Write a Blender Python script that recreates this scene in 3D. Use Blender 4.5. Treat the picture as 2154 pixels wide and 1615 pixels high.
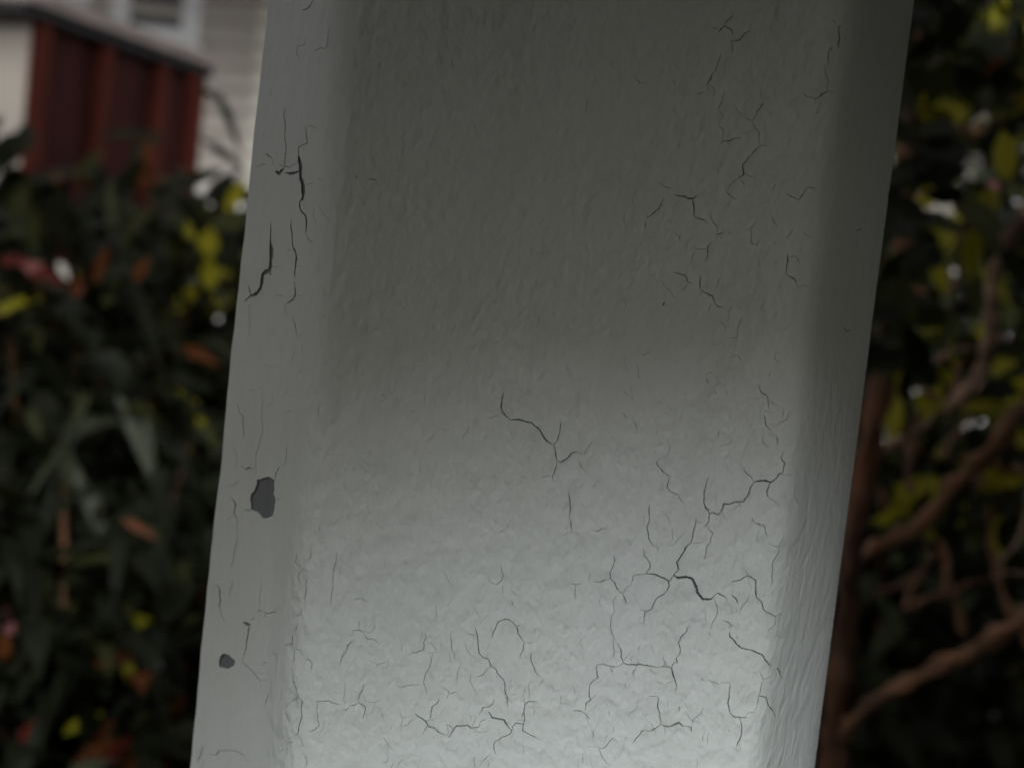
import bpy, bmesh, math, random
import numpy as np
from mathutils import Vector, Matrix, noise
from mathutils.geometry import delaunay_2d_cdt
R = math.radians
random.seed(7)
for o in list(bpy.data.objects): bpy.data.objects.remove(o)
S = bpy.context.scene
COL = S.collection

# ------------------------------------------------------------------ camera, light, exposure
CAM = Vector((-0.0094, -0.355, 1.50))
camd = bpy.data.cameras.new('camera'); cam = bpy.data.objects.new('camera', camd); COL.objects.link(cam)
camd.lens = 50; camd.sensor_width = 36; camd.clip_start = 0.01; camd.clip_end = 300
ROT = Matrix.Rotation(R(90 - 4.4), 3, 'X') @ Matrix.Rotation(R(6.3), 3, 'Z')
cam.matrix_world = Matrix.Translation(CAM) @ ROT.to_4x4()
camd.dof.use_dof = True; camd.dof.focus_distance = 0.358; camd.dof.aperture_fstop = 10.5
camd.dof.aperture_blades = 7
S.camera = cam

SUN_EL, SUN_AZ = 36, 4          # azimuth: degrees east of straight behind the camera
w = bpy.data.worlds.new('World'); S.world = w; w.use_nodes = True
nt = w.node_tree; bg = nt.nodes['Background']; bg.inputs[1].default_value = 0.084
sky = nt.nodes.new('ShaderNodeTexSky'); sky.sky_type = 'NISHITA'; sky.sun_disc = False
sky.sun_elevation = R(SUN_EL); sky.sun_rotation = R(180 - SUN_AZ)
sky.dust_density = 4.0; sky.air_density = 1.0
hs = nt.nodes.new('ShaderNodeHueSaturation'); hs.inputs['Saturation'].default_value = 0.2
nt.links.new(sky.outputs[0], hs.inputs['Color']); nt.links.new(hs.outputs[0], bg.inputs[0])
sd = bpy.data.lights.new('sun', 'SUN'); sd.energy = 1.5; sd.angle = R(8.3); sd.color = (0.80, 0.88, 1.0)
sun = bpy.data.objects.new('sun', sd); COL.objects.link(sun)
sdir = Vector((math.sin(R(SUN_AZ)) * math.cos(R(SUN_EL)), -math.cos(R(SUN_AZ)) * math.cos(R(SUN_EL)), math.sin(R(SUN_EL))))
sun.rotation_euler = sdir.to_track_quat('Z', 'Y').to_euler()
S.render.engine = 'CYCLES'
S.view_settings.view_transform = 'Standard'; S.view_settings.look = 'None'
S.view_settings.exposure = 1.2; S.view_settings.gamma = 1

# ------------------------------------------------------------------ helpers
FPX = 50 / 36 * 2154
def ray(px, py):
    return (ROT @ Vector(((px - 1077) / FPX, -(py - 807.5) / FPX, -1))).normalized()
def at(px, py, depth):                      # point seen at that spot of the photo, depth metres beyond the camera
    d = ray(px, py); return CAM + d * (depth / d.y)
def proj(p):
    q = ROT.transposed() @ (Vector(p) - CAM)
    return 1077 + FPX * q.x / -q.z, 807.5 - FPX * q.y / -q.z
def tag(o, label=None, cat=None, group=None, kind=None):
    for k, v in (('label', label), ('category', cat), ('group', group), ('kind', kind)):
        if v: o[k] = v
    return o
def empty(name, loc, label, cat, group=None, rz=0):
    o = bpy.data.objects.new(name, None); COL.objects.link(o); o.location = loc; o.rotation_euler.z = rz
    o.empty_display_size = 0.1
    return tag(o, label, cat, group)
def link(name, verts, faces, mats, parent=None, smooth=False, mi=None):
    me = bpy.data.meshes.new(name); me.from_pydata([tuple(v) for v in verts], [], faces)
    for m in (mats if isinstance(mats, list) else [mats]): me.materials.append(m)
    if mi is not None: me.polygons.foreach_set('material_index', mi)
    if smooth: me.polygons.foreach_set('use_smooth', [True] * len(me.polygons))
    me.update()
    o = bpy.data.objects.new(name, me); COL.objects.link(o)
    if parent: o.parent = parent
    return o
class MB:
    def __init__(s): s.v = []; s.f = []; s.m = []
    def box(s, x0, x1, y0, y1, z0, z1, m=0, skew=None):
        n = len(s.v)
        for z in (z0, z1):
            for x, y in ((x0, y0), (x1, y0), (x1, y1), (x0, y1)):
                s.v.append((x, y, z + (skew(x, y) if skew else 0)))
        for q in ((0, 3, 2, 1), (4, 5, 6, 7), (0, 1, 5, 4), (1, 2, 6, 5), (2, 3, 7, 6), (3, 0, 4, 7)):
            s.f.append(tuple(n + i for i in q)); s.m.append(m)
        return s
    def tube(s, pts, rad, sides=10, m=0, wob=0.0):
        pts = [Vector(p) for p in pts]; n0 = len(s.v); k = len(pts)
        up = Vector((0.3, 0.2, 1)).normalized()
        for i, p in enumerate(pts):
            t = (pts[min(i + 1, k - 1)] - pts[max(i - 1, 0)]).normalized()
            a = t.cross(up)
            if a.length < 0.05: a = t.cross(Vector((1, 0, 0)))
            a.normalize(); b = t.cross(a)
            r = rad[i] if isinstance(rad, (list, tuple)) else rad
            for j in range(sides):
                an = 2 * math.pi * j / sides
                q = a * math.cos(an) + b * math.sin(an)
                rr = r * (1 + wob * noise.noise(p * 40 + q * 2))
                s.v.append(p + q * rr)
        for i in range(k - 1):
            for j in range(sides):
                j2 = (j + 1) % sides
                s.f.append((n0 + i * sides + j, n0 + i * sides + j2, n0 + (i + 1) * sides + j2, n0 + (i + 1) * sides + j)); s.m.append(m)
        s.f.append(tuple(n0 + j for j in range(sides))); s.m.append(m)
        s.f.append(tuple(n0 + (k - 1) * sides + j for j in reversed(range(sides)))); s.m.append(m)
        return s
    def build(s, name, mats, parent=None, smooth=False):
        return link(name, s.v, s.f, mats, parent, smooth, s.m)
def smooth_path(pts, n=6):
    pts = [Vector(p) for p in pts]; out = []
    for i in range(len(pts) - 1):
        p0 = pts[max(i - 1, 0)]; p1 = pts[i]; p2 = pts[i + 1]; p3 = pts[min(i + 2, len(pts) - 1)]
        for j in range(n):
            t = j / n
            out.append(0.5 * ((2 * p1) + (p2 - p0) * t + (2 * p0 - 5 * p1 + 4 * p2 - p3) * t * t + (3 * p1 - p0 - 3 * p2 + p3) * t ** 3))
    out.append(pts[-1]); return out

# ------------------------------------------------------------------ materials
def mat(name, col, rough=0.6, var=0.15, scale=8.0, bump=0.0, bscale=60.0, stretch=(1, 1, 1), spec=0.5, trans=0.0):
    m = bpy.data.materials.new(name); m.use_nodes = True; n = m.node_tree.nodes; l = m.node_tree.links
    b = n['Principled BSDF']; b.inputs['Roughness'].default_value = rough
    b.inputs['Specular IOR Level'].default_value = spec
    tc = n.new('ShaderNodeTexCoord'); mp = n.new('ShaderNodeMapping'); mp.inputs['Scale'].default_value = stretch
    l.new(tc.outputs['Object'], mp.inputs[0])
    nz = n.new('ShaderNodeTexNoise'); nz.inputs['Scale'].default_value = scale; nz.inputs['Detail'].default_value = 6
    l.new(mp.outputs[0], nz.inputs['Vector'])
    r = n.new('ShaderNodeValToRGB')
    r.color_ramp.elements[0].position = 0.3; r.color_ramp.elements[1].position = 0.7
    r.color_ramp.elements[0].color = tuple(c * (1 - var) for c in col) + (1,)
    r.color_ramp.elements[1].color = tuple(min(1, c * (1 + var)) for c in col) + (1,)
    l.new(nz.outputs[0], r.inputs[0]); l.new(r.outputs[0], b.inputs['Base Color'])
    if bump:
        n2 = n.new('ShaderNodeTexNoise'); n2.inputs['Scale'].default_value = bscale; n2.inputs['Detail'].default_value = 5
        l.new(mp.outputs[0], n2.inputs['Vector'])
        bp = n.new('ShaderNodeBump'); bp.inputs['Strength'].default_value = bump; bp.inputs['Distance'].default_value = 0.002
        l.new(n2.outputs[0], bp.inputs['Height']); l.new(bp.outputs[0], b.inputs['Normal'])
    if trans:
        out = n['Material Output']; ms = n.new('ShaderNodeMixShader'); tr = n.new('ShaderNodeBsdfTranslucent')
        l.new(r.outputs[0], tr.inputs[0]); ms.inputs[0].default_value = trans
        l.new(b.outputs[0], ms.inputs[1]); l.new(tr.outputs[0], ms.inputs[2]); l.new(ms.outputs[0], out.inputs[0])
    return m

def paint_material():
    m = bpy.data.materials.new('old_white_paint'); m.use_nodes = True; n = m.node_tree.nodes; l = m.node_tree.links
    b = n['Principled BSDF']; b.inputs['Roughness'].default_value = 0.48; b.inputs['Specular IOR Level'].default_value = 0.155
    tc = n.new('ShaderNodeTexCoord')
    def noi(scale, detail, st=(1, 1, 1), rough=0.5, rot=0):
        mp = n.new('ShaderNodeMapping'); mp.inputs['Scale'].default_value = st; mp.inputs['Rotation'].default_value = (0, R(rot), 0)
        l.new(tc.outputs['Object'], mp.inputs[0])
        z = n.new('ShaderNodeTexNoise'); z.inputs['Scale'].default_value = scale; z.inputs['Detail'].default_value = detail
        z.inputs['Roughness'].default_value = rough
        l.new(mp.outputs[0], z.inputs['Vector']); return z.outputs[0]
    def mth(op, a, c, clamp=False):
        x = n.new('ShaderNodeMath'); x.operation = op; x.use_clamp = clamp
        for i, q in enumerate((a, c)):
            if isinstance(q, (int, float)): x.inputs[i].default_value = q
            else: l.new(q, x.inputs[i])
        return x.outputs[0]
    def mixc(f, a, c):
        x = n.new('ShaderNodeMix'); x.data_type = 'RGBA'
        l.new(f, x.inputs[0])
        for i, q in ((6, a), (7, c)):
            if isinstance(q, tuple): x.inputs[i].default_value = q
            else: l.new(q, x.inputs[i])
        return x.outputs[2]
    # colour: slightly dirty warm white, with soft blotches, streaks and fine mottle (grime plus relief shading put into the colour), tiny specks
    big = noi(14, 4); streak = noi(60, 4, (1, 1, 0.08)); speck = noi(420, 2); fine = noi(300, 3, (1, 1, 0.7))
    c = mixc(mth('MULTIPLY', mth('SUBTRACT', big, 0.3, True), 1.8, True), (0.670, 0.678, 0.595, 1), (0.70, 0.705, 0.645, 1))
    c = mixc(mth('MULTIPLY', mth('SUBTRACT', streak, 0.50, True), 1.1, True), c, (0.54, 0.55, 0.47, 1))
    c = mixc(mth('MULTIPLY', mth('SUBTRACT', fine, 0.50, True), 0.7, True), c, (0.50, 0.50, 0.45, 1))
    c = mixc(mth('MULTIPLY', mth('SUBTRACT', speck, 0.73, True), 6.0, True), c, (0.30, 0.29, 0.25, 1))
    l.new(c, b.inputs['Base Color'])
    # relief: orange peel lumps, slanted roller marks, brush grain
    peel = noi(262, 2, (1, 1, 0.75), rot=-25); roll = noi(480, 2, (1, 1, 0.6), rot=-25); grain = noi(200, 3, (1, 1, 0.3)); wave = noi(38, 2)
    sx = n.new('ShaderNodeSeparateXYZ'); l.new(tc.outputs['Object'], sx.inputs[0])
    edge = n.new('ShaderNodeMapRange'); l.new(sx.outputs[0], edge.inputs[0])
    edge.inputs[1].default_value = 0.058; edge.inputs[2].default_value = 0.070
    lf = n.new('ShaderNodeMapRange'); l.new(sx.outputs[0], lf.inputs[0])
    lf.inputs[1].default_value = -0.057; lf.inputs[2].default_value = -0.066
    gr = mth('MULTIPLY', grain, mth('ADD', mth('MULTIPLY', edge.outputs[0], 0.10), 0.02))
    h = mth('ADD', mth('MULTIPLY', peel, 1.0), mth('ADD', mth('MULTIPLY', roll, 0.3), mth('MULTIPLY', wave, 0.8)))
    h = mth('MULTIPLY', h, mth('SUBTRACT', 1.0, mth('MULTIPLY', lf.outputs[0], 0.7)))
    h = mth('MULTIPLY', h, mth('SUBTRACT', 1.0, mth('MULTIPLY', edge.outputs[0], 0.3)))
    h = mth('ADD', h, gr)
    bp = n.new('ShaderNodeBump'); bp.inputs['Strength'].default_value = 1.0; bp.inputs['Distance'].default_value = 0.00105
    l.new(h, bp.inputs['Height']); l.new(bp.outputs[0], b.inputs['Normal'])
    return m

M_paint = paint_material()
M_under = mat('grey_undercoat', (0.17, 0.169, 0.168), 0.75, 0.14, 60, 0.25, 400, (1, 1, 0.3))
M_timber = mat('roof_timber', (0.22, 0.18, 0.13), 0.8, 0.2, 20, 0.3, 80)
M_soil = mat('dark_soil', (0.035, 0.032, 0.03), 0.95, 0.5, 5, 0.8, 30)
M_path = mat('pale_concrete', (0.34, 0.33, 0.31), 0.9, 0.15, 3, 0.3, 50)
M_pad = mat('dark_paving', (0.09, 0.095, 0.08), 0.95, 0.2, 3, 0.3, 50)
M_red = mat('dark_red_stain', (0.035, 0.008, 0.006), 0.7, 0.35, 10, 0.3, 60, (1, 1, 0.15), spec=0.12)
M_redb = mat('red_batten_stain', (0.078, 0.015, 0.008), 0.7, 0.3, 10, 0.3, 60, (1, 1, 0.15), spec=0.12)
M_cream = mat('cream_board', (0.50, 0.45, 0.39), 0.7, 0.12, 6)
M_roofdark = mat('dark_roof_edge', (0.03, 0.027, 0.027), 0.8, 0.2, 6)
M_capgrey = mat('weathered_grey_capping', (0.30, 0.25, 0.23), 0.8, 0.15, 8)
M_siding = mat('grey_siding', (0.50, 0.465, 0.42), 0.7, 0.1, 3)
M_trim = mat('white_trim', (0.82, 0.83, 0.85), 0.5, 0.06, 4)
M_green_trim = mat('pale_corner_trim', (0.70, 0.69, 0.60), 0.6, 0.06, 4)
M_tile = mat('grey_roof_tile', (0.12, 0.11, 0.11), 0.8, 0.3, 12)
M_glass = mat('dark_window_glass', (0.02, 0.025, 0.03), 0.15, 0.1, 3, spec=0.15)
M_bark = mat('brown_bark', (0.155, 0.07, 0.03), 0.85, 0.55, 30, 0.8, 120, (1, 1, 0.4))
M_trunk = mat('dark_red_bark', (0.11, 0.045, 0.02), 0.9, 0.6, 25, 0.8, 120, (1, 1, 0.4))
M_palebark = mat('pale_bark', (0.30, 0.185, 0.12), 0.85, 0.4, 30, 0.8, 120, (1, 1, 0.4))
LEAF = {
 'dark': mat('leaf_dark_green', (0.010, 0.012, 0.004), 0.65, 0.4, 20, trans=0.15),
 'mid': mat('leaf_mid_green', (0.032, 0.034, 0.008), 0.65, 0.35, 20, trans=0.25),
 'sage': mat('leaf_sage_green', (0.052, 0.058, 0.03), 0.45, 0.25, 20, trans=0.2),
 'yellow': mat('leaf_yellow', (0.26, 0.235, 0.015), 0.45, 0.25, 20, trans=0.35),
 'orange': mat('leaf_orange', (0.105, 0.032, 0.008), 0.45, 0.3, 20, trans=0.3),
 'red': mat('leaf_red', (0.095, 0.013, 0.008), 0.45, 0.3, 20, trans=0.3),
 'pink': mat('leaf_dusty_pink', (0.26, 0.10, 0.09), 0.45, 0.25, 20, trans=0.3),
 'white': mat('pale_gap_spot', (0.75, 0.70, 0.62), 0.45, 0.1, 20, trans=0.2),  # stands in for bright gaps to the pale wall, added as leaf blades
}
for _m in LEAF.values(): _m.node_tree.nodes['Principled BSDF'].inputs['Specular IOR Level'].default_value = 0.15
LK = list(LEAF); LM = [LEAF[k] for k in LK]

# ------------------------------------------------------------------ the painted post
XL, XR0, RX, RY = -0.0898, 0.0636, 0.0266, 0.013
Z0, Z1 = 0.05, 1.965
def chamfer_x(z): return -0.0598 + (z - 1.48) * -0.042
KL = 1.65; KR = 1.4
def surf(x, z):
    c = chamfer_x(z) - x; s = 0.0021
    y = KL * s * math.log1p(math.exp(max(-30, min(30, c / s))))
    s = 0.0014; y += KR * s * math.log1p(math.exp(max(-30, min(30, (x - XR0) / s))))
    t = (x - XR0 + 0.002) / (RX + 0.002)
    if t > 0: y += RY * (1 - math.sqrt(max(0.0, 1 - min(t, 1) ** 2)))
    return y
def relief(x, z):
    y = 0.00022 * noise.noise(Vector((x * 70, z * 45, 3.1))) + 0.00035 * noise.noise(Vector((x * 22, z * 14, 8.0)))
    if x < -0.058: y += 0.0003 * noise.noise(Vector((x * 160, z * 60, 1.0)))
    return y
def lean(x, z):                              # the worn corner narrows a little towards the top
    return max(0.0, min(1.0, (chamfer_x(z) - x) / (chamfer_x(z) - XL))) * max(-0.0032, min(0.0032, (z - 1.475) * 0.021))
def edge_wobble(z):
    return 0.00045 * noise.noise(Vector((z * 38, 0.3, 0))) + 0.00022 * noise.noise(Vector((z * 140, 5.3, 0)))
def to_surface(px, py):
    d = ray(px, py); y0 = 0.0
    for _ in range(12):
        p = CAM + d * ((y0 - CAM.y) / d.y); x = min(max(p.x, XL), XR0 + RX)
        y0 = 0.5 * y0 + 0.5 * surf(x, p.z)
    p = CAM + d * ((y0 - CAM.y) / d.y)
    return Vector((min(max(p.x - lean(p.x, p.z), XL + 0.0004), XR0 + RX - 0.0006), p.z))

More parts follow.
